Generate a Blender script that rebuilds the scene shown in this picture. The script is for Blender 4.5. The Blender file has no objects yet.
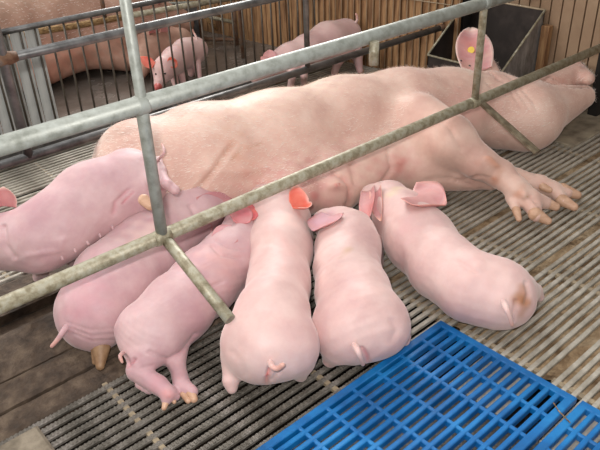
import bpy, math, random
import numpy as np
from mathutils import Matrix, Vector

# ---------------------------------------------------------------- camera, world, lights, exposure
C = bpy.context.scene.collection
cam_d = bpy.data.cameras.new('camera'); cam = bpy.data.objects.new('camera', cam_d); C.objects.link(cam)
cam_d.sensor_width = 36.0; cam_d.lens = 670.0 / 600.0 * 36.0; cam_d.clip_start = 0.02; cam_d.clip_end = 60
cam.matrix_world = Matrix(((0.74789248, 0.36149525, -0.5567567, 0),
                           (-0.66293072, 0.36333703, -0.65460603, 0),
                           (-0.03434664, 0.85866605, 0.51138334, 1.0), (0, 0, 0, 1)))
bpy.context.scene.camera = cam
vs = bpy.context.scene.view_settings
vs.view_transform = 'Standard'; vs.look = 'None'; vs.gamma = 1.0; vs.use_curve_mapping = False
vs.exposure = 0.0

wd = bpy.data.worlds.new('barn_daylight'); bpy.context.scene.world = wd; wd.use_nodes = True
wd.node_tree.nodes['Background'].inputs[0].default_value = (1.0, 0.985, 0.96, 1)
wd.node_tree.nodes['Background'].inputs[1].default_value = 0.52

def area(name, loc, target, size, power, col=(1, 1, 1)):
    l = bpy.data.lights.new(name, 'AREA'); l.shape = 'RECTANGLE'; l.size, l.size_y = size; l.energy = power; l.color = col
    o = bpy.data.objects.new(name, l); C.objects.link(o); o.location = loc
    o.rotation_euler = (Vector(target) - Vector(loc)).to_track_quat('-Z', 'Y').to_euler()
    return o
area('open_barn_side', (3.6, 4.6, 2.6), (1.3, 1.2, 0.1), (2.5, 1.2), 260, (1.0, 0.98, 0.95))
area('back_pen_fill', (-1.6, 3.6, 2.0), (2.2, 2.4, 0.2), (1.6, 1.4), 85, (1.0, 0.97, 0.93))  # added fill lamp that brightens the back pens and end walls
area('roof_light', (0.4, 1.6, 3.0), (1.2, 1.2, 0), (2.0, 2.0), 26, (0.97, 0.98, 1.0))
area('camera_flash', (-0.035, 0.03, 1.075), (1.3, 1.5, 0), (0.045, 0.03), 17.5, (1.0, 0.97, 0.95))

# ---------------------------------------------------------------- materials
def rgb(h):
    v = [int(h[i:i + 2], 16) / 255 for i in (0, 2, 4)]
    return tuple(x / 12.92 if x <= .04045 else ((x + .055) / 1.055) ** 2.4 for x in v) + (1,)

def mat(name, cols, rough=.6, metal=0., scale=8., bump=.15, bscale=40., stretch=(1, 1, 1), detail=6, sss=0., sssr=(1, .35, .25),
        tint=False, sheen=0., lo=.35, hi=.65, spec=.5, rvar=0., alpha=None, bdist=.002):
    m = bpy.data.materials.new(name); m.use_nodes = True; nt = m.node_tree; N = nt.nodes; L = nt.links
    p = N['Principled BSDF']
    tc = N.new('ShaderNodeTexCoord'); mp = N.new('ShaderNodeMapping'); mp.inputs['Scale'].default_value = stretch
    L.new(tc.outputs['Object'], mp.inputs['Vector'])
    n = N.new('ShaderNodeTexNoise'); n.inputs['Scale'].default_value = scale; n.inputs['Detail'].default_value = detail
    n.inputs['Roughness'].default_value = .62
    L.new(mp.outputs[0], n.inputs['Vector'])
    r = N.new('ShaderNodeValToRGB'); L.new(n.outputs['Fac'], r.inputs['Fac'])
    el = r.color_ramp.elements; el[0].position = lo; el[1].position = hi
    el[0].color = cols[0]; el[1].color = cols[-1]
    if len(cols) == 3:
        e = el.new((lo + hi) / 2); e.color = cols[1]
    out = r.outputs['Color']
    if tint:
        a = N.new('ShaderNodeAttribute'); a.attribute_name = 'tint'
        mx = N.new('ShaderNodeMix'); mx.data_type = 'RGBA'
        L.new(a.outputs['Alpha'], mx.inputs['Factor']); L.new(out, mx.inputs[6]); L.new(a.outputs['Color'], mx.inputs[7])
        out = mx.outputs[2]
    L.new(out, p.inputs['Base Color'])
    p.inputs['Roughness'].default_value = rough; p.inputs['Metallic'].default_value = metal
    p.inputs['Specular IOR Level'].default_value = spec
    if rvar:
        mr = N.new('ShaderNodeMapRange'); mr.inputs['From Min'].default_value = .3; mr.inputs['From Max'].default_value = .7
        mr.inputs['To Min'].default_value = rough - rvar; mr.inputs['To Max'].default_value = rough + rvar
        L.new(n.outputs['Fac'], mr.inputs['Value']); L.new(mr.outputs[0], p.inputs['Roughness'])
    if sss:
        p.inputs['Subsurface Weight'].default_value = sss; p.inputs['Subsurface Radius'].default_value = sssr
        p.inputs['Subsurface Scale'].default_value = .012
    if sheen:
        p.inputs['Sheen Weight'].default_value = sheen; p.inputs['Sheen Roughness'].default_value = .4
        p.inputs['Sheen Tint'].default_value = (1, .96, .92, 1)
    if bump:
        n2 = N.new('ShaderNodeTexNoise'); n2.inputs['Scale'].default_value = bscale; n2.inputs['Detail'].default_value = 5
        L.new(mp.outputs[0], n2.inputs['Vector'])
        b = N.new('ShaderNodeBump'); b.inputs['Strength'].default_value = bump; b.inputs['Distance'].default_value = bdist
        L.new(n2.outputs['Fac'], b.inputs['Height']); L.new(b.outputs[0], p.inputs['Normal'])
    return m

M = {}
M['piglet'] = mat('piglet_skin', [rgb('c7a19e'), rgb('d0ada8'), rgb('d8b9b3')], .52, scale=9, sss=.12, tint=True, bump=.35, bscale=60, sheen=.25, spec=.3)
M['piglet_mauve'] = mat('piglet_skin_mauve', [rgb('bd959a'), rgb('c6a2a4'), rgb('cfafaf')], .5, scale=9, sss=.12, tint=True, bump=.35, bscale=60, sheen=.2, spec=.3)  # darker, more mauve copy of the piglet skin
M['sow'] = mat('sow_skin', [rgb('c9a093'), rgb('d5b0a1'), rgb('dfc0b1')], .5, scale=7, sss=.08, tint=True, bump=.5, bscale=45, sheen=.35, detail=9, spec=.25)
M['sow_far'] = mat('brownish_sow_skin', [rgb('a5806f'), rgb('b79280'), rgb('c8a694')], .65, scale=6, tint=True, bump=.6, bscale=40, stretch=(1, 1, 1), detail=9, spec=.2)
M['ear'] = mat('ear_skin', [rgb('c58a8b'), rgb('d19d9a')], .5, scale=20, sss=.15, tint=True, bump=.3, spec=.3)
M['ear_red'] = mat('red_ear_skin', [rgb('d9604e'), rgb('e27d69')], .5, scale=20, sss=.3, bump=.2, tint=True)  # redder ear skin with stronger subsurface
M['hoof'] = mat('tan_hoof_horn', [rgb('bb9276'), rgb('d0a88d')], .5, scale=40, stretch=(1, 1, 3), bump=.3)
M['hoof_brown'] = mat('brown_dirty_horn', [rgb('806044'), rgb('a58464')], .55, scale=40, bump=.4)
M['bristle'] = mat('pale_bristles', [rgb('eadccf'), rgb('f5ece4')], .6, bump=0)
M['eye'] = mat('dark_eye', [rgb('140c0a'), rgb('1e1410')], .15, bump=0)
M['nostril'] = mat('reddish_snout', [rgb('b5504c'), rgb('c9706a')], .4, scale=30)
M['black'] = mat('black_spot', [rgb('120e0c'), rgb('1c1512')], .5, bump=0)
M['yellow'] = mat('yellow_plastic_tag', [rgb('d8b400'), rgb('e8c81a')], .4, bump=0)
M['galv'] = mat('galvanised_pipe', [rgb('868980'), rgb('999c94'), rgb('a6aaa3')], .5, .25, scale=45, bump=.4, bscale=70, detail=10, rvar=.12)
M['galv_worn'] = mat('worn_tan_pipe', [rgb('80765f'), rgb('989079'), rgb('a7a28f')], .5, .2, scale=60, bump=.5, bscale=80, detail=10, lo=.38, hi=.6)
M['galv_dark'] = mat('dull_grey_pipe', [rgb('4c4a48'), rgb('6b6a69'), rgb('7d7c7a')], .42, .55, scale=18, bump=.3, detail=10)
M['rod'] = mat('thin_steel_rod', [rgb('453f38'), rgb('665e54')], .45, .5, scale=20, bump=.2)
M['rod_pale'] = mat('pale_dusty_rod', [rgb('a08c72'), rgb('bca78c')], .6, .2, scale=20, bump=.2)
M['rust'] = mat('rusty_steel', [rgb('573b2a'), rgb('7a5c46'), rgb('6d645c')], .75, .2, scale=25, bump=.6, detail=10)
M['slat'] = mat('cast_iron_slat', [rgb('857e72'), rgb('aaa396'), rgb('c0b9ac')], .4, .15, scale=12, bump=.8, bscale=120, detail=10, rvar=.1, bdist=.003)
M['slat_dark'] = mat('soiled_slat', [rgb('49443d'), rgb('69635a'), rgb('88817a')], .5, .2, scale=14, bump=.9, bscale=130, detail=10, bdist=.004)
M['tie'] = mat('tan_slat_tie', [rgb('7d6f5a'), rgb('9f8f76')], .7, scale=40, bump=.5)
M['solid'] = mat('dung_covered_floor', [rgb('33271d'), rgb('4c3d30'), rgb('665646')], .8, scale=18, bump=1., bscale=60, detail=12, bdist=.006)
M['pit'] = mat('pit_dirt', [rgb('1c1510'), rgb('2e241b'), rgb('4a3a2a')], .9, scale=10, bump=1., bscale=40, detail=12, bdist=.01)
M['tan_dirt'] = mat('tan_dry_dung', [rgb('6b543b'), rgb('a08768'), rgb('c0aa8c')], .9, scale=16, bump=1., bscale=70, detail=12, bdist=.006)
M['concrete'] = mat('grimy_concrete', [rgb('6e6352'), rgb('8d8270'), rgb('a0957f')], .8, scale=14, bump=.8, bscale=60, detail=12)
M['curb'] = mat('dirty_kerb_concrete', [rgb('564d40'), rgb('776c5c'), rgb('8a7f6e')], .85, scale=22, bump=1., bscale=60, detail=12, bdist=.004)
M['bar'] = mat('grimy_flat_bar', [rgb('5f5443'), rgb('766a56'), rgb('8f8571')], .5, .3, scale=40, bump=.4)
M['wet_floor'] = mat('damp_grey_floor', [rgb('5a534c'), rgb('675f58'), rgb('756d66')], .22, scale=6, bump=.3, bscale=20, detail=8, rvar=.12)
M['blue'] = mat('blue_plastic', [rgb('064f86'), rgb('0a609e'), rgb('1873b0')], .38, scale=9, bump=.2, bscale=60, detail=10)
M['grey_board'] = mat('grey_plastic_board', [rgb('9a9c99'), rgb('b2b5b2'), rgb('bfc1bd')], .6, scale=5, bump=.2, stretch=(6, 6, 1), detail=8)
M['wood'] = mat('brown_wood_board', [rgb('6a4a2e'), rgb('8f6946'), rgb('aa855c')], .75, scale=6, bump=.5, stretch=(8, 8, 1), detail=10)
M['brown_panel'] = mat('brown_wall_panel', [rgb('7d634a'), rgb('93785f'), rgb('a1876c')], .7, scale=3, bump=.2, detail=9)
M['panel_dark'] = mat('dark_recess', [rgb('14100d'), rgb('1f1813')], .9, bump=0)
M['hopper'] = mat('dark_feed_hopper', [rgb('2b2421'), rgb('3c332f'), rgb('5a4f49')], .55, .3, scale=10, bump=.3, detail=12, lo=.45, hi=.8)
M['hopper_side'] = mat('grey_scratched_steel', [rgb('6e6a66'), rgb('8c8884'), rgb('a5a19c')], .5, .4, scale=12, bump=.3, stretch=(3, 1, 1), detail=12)
M['wall'] = mat('rendered_wall', [rgb('6f6358'), rgb('857a6e')], .85, scale=3, bump=.3)
M['straw'] = mat('straw_caked_rail', [rgb('6b4f30'), rgb('94734a'), rgb('b59565')], .9, scale=50, bump=1., bscale=90, stretch=(1, 4, 4), bdist=.008)

# ---------------------------------------------------------------- object helpers
def tag(o, label=None, cat=None, group=None, kind=None):
    if label: o['label'] = label
    if cat: o['category'] = cat
    if group: o['group'] = group
    if kind: o['kind'] = kind
    return o
def empty(name, loc, label=None, cat=None, group=None, kind=None):
    o = bpy.data.objects.new(name, None); C.objects.link(o); o.location = loc; o.empty_display_size = .05
    return tag(o, label, cat, group, kind)
def link(name, me, m, parent=None, smooth=False):
    o = bpy.data.objects.new(name, me); C.objects.link(o)
    if m is not None:
        me.materials.clear(); me.materials.append(m)
    if smooth: me.polygons.foreach_set('use_smooth', [True] * len(me.polygons))
    if parent:
        o.parent = parent; o.matrix_parent_inverse = Matrix.Translation(-Vector(parent.location))
        # geometry is in world coordinates: undo the parent's placement
    return o
def mesh(name, v, f):
    me = bpy.data.meshes.new(name); me.from_pydata([tuple(map(float, p)) for p in v], [], f); me.update(); return me
class G:
    def __init__(s): s.v = []; s.f = []
    def add(s, v, f):
        n = len(s.v); s.v += [tuple(map(float, p)) for p in v]; s.f += [tuple(i + n for i in q) for q in f]; return s
    def hexa(s, p):      # 8 points: bottom ring 0-3, top ring 4-7
        return s.add(p, [(3, 2, 1, 0), (4, 5, 6, 7), (0, 1, 5, 4), (1, 2, 6, 5), (2, 3, 7, 6), (3, 0, 4, 7)])
    def box(s, x0, x1, y0, y1, z0, z1):
        return s.hexa([(x0, y0, z0), (x1, y0, z0), (x1, y1, z0), (x0, y1, z0), (x0, y0, z1), (x1, y0, z1), (x1, y1, z1), (x0, y1, z1)])
    def bbox(s, x0, x1, y0, y1, z0, z1, b):   # box with a bevelled top rim
        n = len(s.v)
        r = lambda k, z: [(x0 + k, y0 + k, z), (x1 - k, y0 + k, z), (x1 - k, y1 - k, z), (x0 + k, y1 - k, z)]
        v = r(0, z0) + r(0, z1 - b) + r(b, z1)
        f = [(3, 2, 1, 0), (8, 9, 10, 11)]
        for a in (0, 4):
            for i in range(4): f.append((a + i, a + (i + 1) % 4, a + 4 + (i + 1) % 4, a + 4 + i))
        return s.add(v, f)
    def tube(s, pts, r, n=14, cap=True):
        pts = [Vector(p) for p in pts]; rr = r if isinstance(r, (list, tuple)) else [r] * len(pts)
        v = []; f = []; prev = None
        for i, p in enumerate(pts):
            d = (pts[min(i + 1, len(pts) - 1)] - pts[max(i - 1, 0)]).normalized()
            if prev is None:
                a = d.orthogonal().normalized()
            else:
                a = (prev - d * prev.dot(d)).normalized()
            prev = a; b = d.cross(a)
            for k in range(n):
                t = 2 * math.pi * k / n
                v.append(p + (a * math.cos(t) + b * math.sin(t)) * rr[i])
        for i in range(len(pts) - 1):
            for k in range(n):
                f.append((i * n + k, i * n + (k + 1) % n, (i + 1) * n + (k + 1) % n, (i + 1) * n + k))
        if cap:
            f.append(tuple(range(n - 1, -1, -1))); m0 = (len(pts) - 1) * n; f.append(tuple(range(m0, m0 + n)))
        return s.add(v, f)
    def obj(s, name, m, parent=None, smooth=False): return link(name, mesh(name, s.v, s.f), m, parent, smooth)
def tube(name, pts, r, m, parent, n=14, cap=True):
    g = G().tube(pts, r, n, cap); me = mesh(name, g.v, g.f)
    o = link(name, me, m, parent, True)
    for p in me.polygons:
        if len(p.vertices) > 4: p.use_smooth = False
    return o

# ---------------------------------------------------------------- implicit bodies: smooth union of round cones and ellipsoids, then surface nets
def surf(prims, h, lo, hi):
    lo = np.array(lo) - 4 * h; hi = np.array(hi) + 4 * h
    n = np.ceil((hi - lo) / h).astype(int) + 1
    ax = [lo[i] + np.arange(n[i]) * h for i in range(3)]
    F = np.full(n, 1.0)
    for pr in prims:
        t = pr[0]
        if t == 'c' or t == '-c':     # round cone a,b (x,y,z,r), k
            a, b, k = np.array(pr[1]), np.array(pr[2]), pr[3]
            bl = np.minimum(a[:3] - a[3], b[:3] - b[3]); bh = np.maximum(a[:3] + a[3], b[:3] + b[3])
        else:                         # ellipsoid centre, radii, rotation euler, k
            c, rad, rot, k = np.array(pr[1]), np.array(pr[2]), pr[3], pr[4]
            m = max(rad); bl = c - m; bh = c + m
        pad = k + 3 * h
        i0 = [max(0, int((bl[i] - pad - lo[i]) / h)) for i in range(3)]
        i1 = [min(n[i], int((bh[i] + pad - lo[i]) / h) + 2) for i in range(3)]
        if any(i1[i] <= i0[i] for i in range(3)): continue
        X = ax[0][i0[0]:i1[0], None, None]; Y = ax[1][None, i0[1]:i1[1], None]; Z = ax[2][None, None, i0[2]:i1[2]]
        if t in ('c', '-c'):
            ba = b[:3] - a[:3]; L2 = max(ba @ ba, 1e-12)
            px, py, pz = X - a[0], Y - a[1], Z - a[2]
            T = np.clip((px * ba[0] + py * ba[1] + pz * ba[2]) / L2, 0, 1)
            d = np.sqrt((px - T * ba[0]) ** 2 + (py - T * ba[1]) ** 2 + (pz - T * ba[2]) ** 2) - (a[3] + T * (b[3] - a[3]))
        else:
            from mathutils import Euler
            Rm = np.array(Euler(rot).to_matrix()).T
            px, py, pz = X - c[0], Y - c[1], Z - c[2]
            q = [Rm[i, 0] * px + Rm[i, 1] * py + Rm[i, 2] * pz for i in range(3)]
            k0 = np.sqrt(sum((q[i] / rad[i]) ** 2 for i in range(3))); k1 = np.sqrt(sum((q[i] / rad[i] ** 2) ** 2 for i in range(3)))
            d = k0 * (k0 - 1) / np.maximum(k1, 1e-9)
        sl = (slice(i0[0], i1[0]), slice(i0[1], i1[1]), slice(i0[2], i1[2]))
        S = F[sl]
        if t[0] == '-':
            hh = np.clip(.5 - .5 * (S + d) / k, 0, 1); F[sl] = S + (-d - S) * hh + k * hh * (1 - hh)
        else:
            hh = np.clip(.5 + .5 * (d - S) / k, 0, 1); F[sl] = d + (S - d) * hh - k * hh * (1 - hh)
    # surface nets
    ins = F < 0
    cells = np.zeros(n - 1, int); acc = np.zeros(tuple(n - 1) + (3,)); cnt = np.zeros(n - 1)
    def sub(A, o): return A[o[0]:A.shape[0] - 1 + o[0], o[1]:A.shape[1] - 1 + o[1], o[2]:A.shape[2] - 1 + o[2]]
    offs = [(i, j, k) for i in (0, 1) for j in (0, 1) for k in (0, 1)]
    for a in offs:
        for d in range(3):
            if a[d]: continue
            b = list(a); b[d] = 1; b = tuple(b)
            fa, fb = sub(F, a), sub(F, b); cr = (fa < 0) != (fb < 0)
            idx = np.nonzero(cr); ta = fa[idx] / (fa[idx] - fb[idx])
            pt = np.tile(np.array(a, float), (len(ta), 1)); pt[:, d] = ta
            acc[idx] += pt; cnt[idx] += 1
    has = cnt > 0; ids = np.full(cells.shape, -1); ids[has] = np.arange(has.sum())
    I = np.argwhere(has); V = lo + (I + acc[has] / cnt[has][:, None]) * h
    faces = []
    for d in range(3):
        u, w = [(1, 2), (2, 0), (0, 1)][d]
        s0 = [slice(1, -1)] * 3; s0[d] = slice(0, n[d] - 1)
        s1 = list(s0); s1[d] = slice(1, n[d])
        A, Bv = ins[tuple(s0)], ins[tuple(s1)]
        for sgn, msk in ((1, A & ~Bv), (0, ~A & Bv)):
            q = np.argwhere(msk); q = q + np.array([0 if i == d else 1 for i in range(3)])
            if not len(q): continue
            du = np.zeros(3, int); du[u] = 1; dw = np.zeros(3, int); dw[w] = 1
            g = lambda z: ids[z[:, 0], z[:, 1], z[:, 2]]
            qs = [g(q - du - dw), g(q - dw), g(q), g(q - du)]
            if not sgn: qs = qs[::-1]
            faces.append(np.stack(qs, 1))
    return V, np.concatenate(faces)

def bounds(prims):
    lo = np.full(3, 9.); hi = np.full(3, -9.)
    for p in prims:
        if p[0] == 'c':
            for q in (p[1], p[2]):
                q = np.array(q); lo = np.minimum(lo, q[:3] - q[3]); hi = np.maximum(hi, q[:3] + q[3])
        elif p[0] == 'e':
            c = np.array(p[1]); m = max(p[2]); lo = np.minimum(lo, c - m); hi = np.maximum(hi, c + m)
    return lo, hi

from mathutils.bvhtree import BVHTree
BODY = {}; TREES = {}
def skin(o, p, off):
    # point of the surface of o met when looking at p from the open side, moved outward by off
    if o.name not in TREES:
        me = o.data; TREES[o.name] = BVHTree.FromPolygons([v.co[:] for v in me.vertices], [q.vertices[:] for q in me.polygons])
    E = Vector((0, 0, 1)); p = Vector(p[:3]); d = (p - E).normalized(); t = TREES[o.name]
    hit, n, i, dist = t.ray_cast(E, d)
    if hit is None: 
        near = t.find_nearest(p)[0]; near = t.find_nearest(E + d * (near - E).dot(d))[0]; dist = (near - E).dot(d)
        return E + d * (dist - off), False
    return E + d * (dist - off), True
def carve(V, Fq, strokes):
    # creases and bumps pressed into the skin with a tool pointed from E; each stroke: ground points of its path, half width, depth (+ out, - in)
    E = np.array([0, 0, 1.0])
    Nf = np.cross(V[Fq[:, 2]] - V[Fq[:, 0]], V[Fq[:, 3]] - V[Fq[:, 1]]); Nv = np.zeros_like(V)
    for i in range(4): np.add.at(Nv, Fq[:, i], Nf)
    Nv /= np.maximum(np.linalg.norm(Nv, axis=1), 1e-12)[:, None]
    sc = 1 / (1 - np.clip(V[:, 2], 0, .9)); Gp = V[:, :2] * sc[:, None]
    face = np.clip(((E - V) / np.linalg.norm(E - V, axis=1)[:, None] * Nv).sum(1) * 3, 0, 1)
    out = V.copy(); pw = []
    for st in strokes:
        pts, w, dep = st[0], st[1], st[2]; best = np.full(len(V), 9.)
        for a, b in zip(pts[:-1], pts[1:]) if len(pts) > 1 else [(pts[0], pts[0])]:
            a = np.array(a[:2]); b = np.array(b[:2]); ba = b - a; t = np.clip(((Gp - a) @ ba) / max(ba @ ba, 1e-12), 0, 1)
            best = np.minimum(best, np.linalg.norm(Gp - a - t[:, None] * ba, axis=1))
        q = best / sc / w; a_ = np.exp(-q * q) * face
        out += Nv * (a_ * dep)[:, None]; pw.append(a_)
    return out, pw

def organic(name, prims, h, m, parent, tints=(), noise=0., nscale=10., floor=None, strokes=()):
    lo, hi = bounds(prims)
    V, Fq = surf(prims, h, lo, hi)
    if floor is not None: V[:, 2] = np.maximum(V[:, 2], floor)
    if noise:
        rs = np.random.RandomState(len(V) % 1000); D = np.zeros(len(V))
        for k in range(10):
            w = rs.normal(size=3) * nscale * (1 + k * .35); D += np.sin(V @ w + rs.rand() * 6.28) / (1 + k * .35)
        Nn = V - V.mean(0); Nn /= np.linalg.norm(Nn, axis=1)[:, None]
        V = V + Nn * (D * noise)[:, None]
    pw = []
    if strokes: V, pw = carve(V, Fq, strokes)
    me = bpy.data.meshes.new(name)
    me.vertices.add(len(V)); me.vertices.foreach_set('co', V.ravel())
    me.loops.add(Fq.size); me.loops.foreach_set('vertex_index', Fq.ravel().astype(np.int32))
    me.polygons.add(len(Fq)); me.polygons.foreach_set('loop_start', np.arange(0, Fq.size, 4, dtype=np.int32))
    me.update(calc_edges=True); me.validate()
    paint(me, tints, [(w_, st[3], st[4]) for w_, st in zip(pw, strokes) if len(st) > 3])
    o = link(name, me, m, parent, True)
    if name == 'body': BODY[parent.name] = o
    return o

def paint(me, tints, masks=()):
    n = len(me.vertices); co = np.empty(n * 3); me.vertices.foreach_get('co', co); co = co.reshape(-1, 3)
    T = np.zeros((n, 4)); T[:, :3] = .8
    for (c, r, col, s) in tints:           # tint spots: flushed patches, stains, dirt, some light and shade painted in
        c = np.array(c[:3]); rr = np.array(r if isinstance(r, (tuple, list)) else (r, r, r), float)
        w = np.sqrt((((co - c) / rr) ** 2).sum(1)); jit = .12 * np.sin(co @ np.array([130., 90, 110])) + .1 * np.sin(co @ np.array([-60., 150, 70]))
        a = np.clip(1 - (w + jit), 0, 1); a = a * a * (3 - 2 * a) * s
        al = T[:, 3]; na = al + a * (1 - al); k = np.where(na > 0, a / np.maximum(na, 1e-6), 0)[:, None]
        T[:, :3] = T[:, :3] * (1 - k) + np.array(col[:3]) * k; T[:, 3] = na
    for (a, col, s) in masks:
        a = np.clip(a, 0, 1) * s; al = T[:, 3]; na = al + a * (1 - al); k = np.where(na > 0, a / np.maximum(na, 1e-6), 0)[:, None]
        T[:, :3] = T[:, :3] * (1 - k) + np.array(col[:3]) * k; T[:, 3] = na
    at = me.attributes.new('tint', 'FLOAT_COLOR', 'POINT'); at.data.foreach_set('color', T.ravel())

def ch(pts, k=.02):
    return [('c', pts[i], pts[i + 1], k) for i in range(len(pts) - 1)]
def mirror_off(p, dx, dy, dz, r=None):
    return (p[0] + dx, p[1] + dy, p[2] + dz, r if r is not None else p[3])

def ear(name, b1, b2, tip, m, parent, cup=.5, bulge=.5, thick=.004, curl=0., rim=None, tints=(), bend=0., snap=True, lift=.010):
    """ear: base edge b1-b2, tip; the hollow side faces the open side of the crate (cup > 0)"""
    b1, b2, t = Vector(b1), Vector(b2), Vector(tip)
    if snap and parent.name in BODY:
        bo_ = BODY[parent.name]; b1 = skin(bo_, b1, -.003)[0]; b2 = skin(bo_, b2, -.003)[0]; t = skin(bo_, t, lift)[0]
    b = (b1 + b2) / 2; ax = t - b; Lg = ax.length; ax.normalize()
    s = b2 - b1; bw = s.length * .5; s = (s - ax * s.dot(ax)).normalized(); nrm = s.cross(ax)
    if nrm.dot(Vector((0, 0, 1)) - b) < 0: nrm = -nrm
    nu, nv = 18, 15; outer = []; inn = []; mask = []
    for i in range(nu):
        u = i / (nu - 1)
        w = bw * (1 + bulge * math.sin(math.pi * min(1, u * 1.05))) * max(.04, (1 - u ** 3.2)) ** .6
        for j in range(nv):
            v = j / (nv - 1) * 2 - 1
            c = cup * w * (v * v) + curl * Lg * u * u
            p = b + ax * (u * Lg) + s * (v * w + bend * Lg * u * u) + nrm * (c + .05 * w * math.sin(5 * u + 3 * v))
            e = thick * (.4 + .6 * (1 - v ** 4)) * (1 - .4 * u)
            outer.append(p - nrm * e * .5); inn.append(p + nrm * e * .5)
            mask.append(min(1, max(0, (max(abs(v), u) - .84) / .12)))
    v = outer + inn; K = nu * nv; f = []
    for i in range(nu - 1):
        for j in range(nv - 1):
            a = i * nv + j; f.append((a, a + nv, a + nv + 1, a + 1)); f.append((K + a, K + a + 1, K + a + nv + 1, K + a + nv))
    rimv = [j for j in range(nv)] + [i * nv + nv - 1 for i in range(1, nu)] + [(nu - 1) * nv + j for j in range(nv - 2, -1, -1)] + [i * nv for i in range(nu - 2, 0, -1)]
    for i in range(len(rimv)):
        a, c = rimv[i], rimv[(i + 1) % len(rimv)]; f.append((a, c, K + c, K + a))
    me = mesh(name, v, f)
    paint(me, tints, [(np.array(mask + mask), rim, .9)] if rim else ())
    return link(name, me, m, parent, True)

def tail(pts, m, parent, r0=.006, r1=.0035):
    P_ = [Vector(p[:3]) for p in pts]; out = []
    if parent.name in BODY: P_ = [skin(BODY[parent.name], p, (-r0 * 1.5 if i == 0 else r0 * 1.7 + .008 * i))[0] for i, p in enumerate(P_)]
    for i in range(len(P_) - 1):     # Catmull-Rom
        p0, p1, p2, p3 = P_[max(i - 1, 0)], P_[i], P_[i + 1], P_[min(i + 2, len(P_) - 1)]
        for k in range(5):
            t = k / 5
            out.append(.5 * ((2 * p1) + (p2 - p0) * t + (2 * p0 - 5 * p1 + 4 * p2 - p3) * t * t + (3 * p1 - p0 - 3 * p2 + p3) * t ** 3))
    out.append(P_[-1]); d = (P_[-1] - out[-2]).normalized()
    n = len(out); rr = [r0 + (r1 - r0) * i / (n - 1) for i in range(n)]
    out += [P_[-1] + d * r1 * .6, P_[-1] + d * r1 * .95]; rr += [r1 * .8, r1 * .3]
    o = tube('tail', out, rr, m, parent, 10); paint(o.data, [(out[-3], .045, rgb('c79484'), .8)]); return o

RED = rgb('c8605c'); PINK = rgb('d3858a'); STAIN = rgb('8a5a34'); PALE = rgb('ecd0c4'); DIRT = rgb('7d6248'); TAN = rgb('b07b52'); MAUVE = rgb('b57880')

def piglet(label, spine, extra, m, loc, tints=(), h=.0042, group='piglets in the crate'):
    root = empty('piglet', (loc[0], loc[1], 0), label, 'piglet', group)
    pr = ch(spine, .035) + extra
    organic('body', pr, h, m, root, tints, noise=.0006, nscale=45)
    return root
# ---------------------------------------------------------------- floor (a pit covered by cast-iron slats, a solid dunged strip, ground of the next pen)
random.seed(4)
floor = empty('floor', (0, 0, 0), kind='structure')
g = G(); g.box(-.3, 2.7, -.2, 2.42, -.2, -.12); g.obj('pit_bottom', M['pit'], floor)
def rough_sheet(name, x0, x1, y0, y1, z, amp, m, parent, n=60, f=60):
    nx = int((x1 - x0) / (x1 - x0 + y1 - y0) * 2 * n) + 2; ny = 2 * n - nx + 4; v = []
    for i in range(nx):
        for j in range(ny):
            x = x0 + (x1 - x0) * i / (nx - 1); y = y0 + (y1 - y0) * j / (ny - 1)
            q = math.sin(x * f + 2 * math.sin(y * f * .7)) + math.sin(y * f * 1.3 + 1.7 * math.sin(x * f * .6)) + .6 * math.sin(x * f * 2.9 + y * f * 2.1)
            v.append((x, y, z + amp * q * .4 + random.uniform(-.2, .2) * amp))
    fc = [(i * ny + j, (i + 1) * ny + j, (i + 1) * ny + j + 1, i * ny + j + 1) for i in range(nx - 1) for j in range(ny - 1)]
    return link(name, mesh(name, v, fc), m, parent, True)
rough_sheet('dung_layer', 1.06, 2.44, .05, 1.3, -.028, .012, M['tan_dirt'], floor, 90, 38)

def shared(name, me, m, parent, loc):
    o = bpy.data.objects.new(name, me); C.objects.link(o); o.location = loc; o.parent = parent
    o.matrix_parent_inverse = Matrix.Translation(-Vector(parent.location)); return o
def slat_mesh(L_, w, hgt):
    g = G(); g.bbox(0, L_, -w / 2, w / 2, -hgt, 0, .0015); me = mesh('slat', g.v, g.f); return me
ml = slat_mesh(2.36, .0108, .008); ml.materials.append(M['slat'])
ms = slat_mesh(1.58, .0108, .008); ms.materials.append(M['slat'])
gt = G(); gt.bbox(-.006, .006, 0, .206, -.011, -.0018, .001); mt_ = mesh('slat_tie', gt.v, gt.f); mt_.materials.append(M['tie'])
ns = G(); ns.bbox(-.0019, .0019, -.0046, .0046, -.002, .0024, .0007)
nub_v, nub_f = ns.v, ns.f
def nubbed(L_, w):
    g = G(); g.bbox(0, L_, -w / 2, w / 2, -.007, 0, .0015); x = .004
    while x < L_:
        g.add([(a + x, b, c) for a, b, c in nub_v], nub_f[1:]); x += .0088
    me = mesh('slat', g.v, g.f); me.materials.append(M['slat_dark']); return me
md = nubbed(.78, .0122)
y = .0
while y < 2.36:
    for i in range(10):
        yy = y + .012 + i * .0215
        if yy > 2.365: continue
        if 1.075 < yy < 1.60: shared('slat', ms, None, floor, (.88, yy, random.uniform(-.0008, .0008)))
        elif yy <= 1.075:
            shared('slat', md, None, floor, (.10, y + .012 + i * .023, random.uniform(-.001, .0008)))
            shared('slat', ms, None, floor, (.885, yy, random.uniform(-.0008, .0008)))
        else: shared('slat', ml, None, floor, (.1, yy, random.uniform(-.0008, .0008)))
    for k in range(7):
        x = .36 + .345 * k
        if 1.1 < y + .1 < 1.55 and x < .9: continue
        shared('slat_tie', mt_, None, floor, (x, y + .01, 0))
    y += .23
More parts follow.
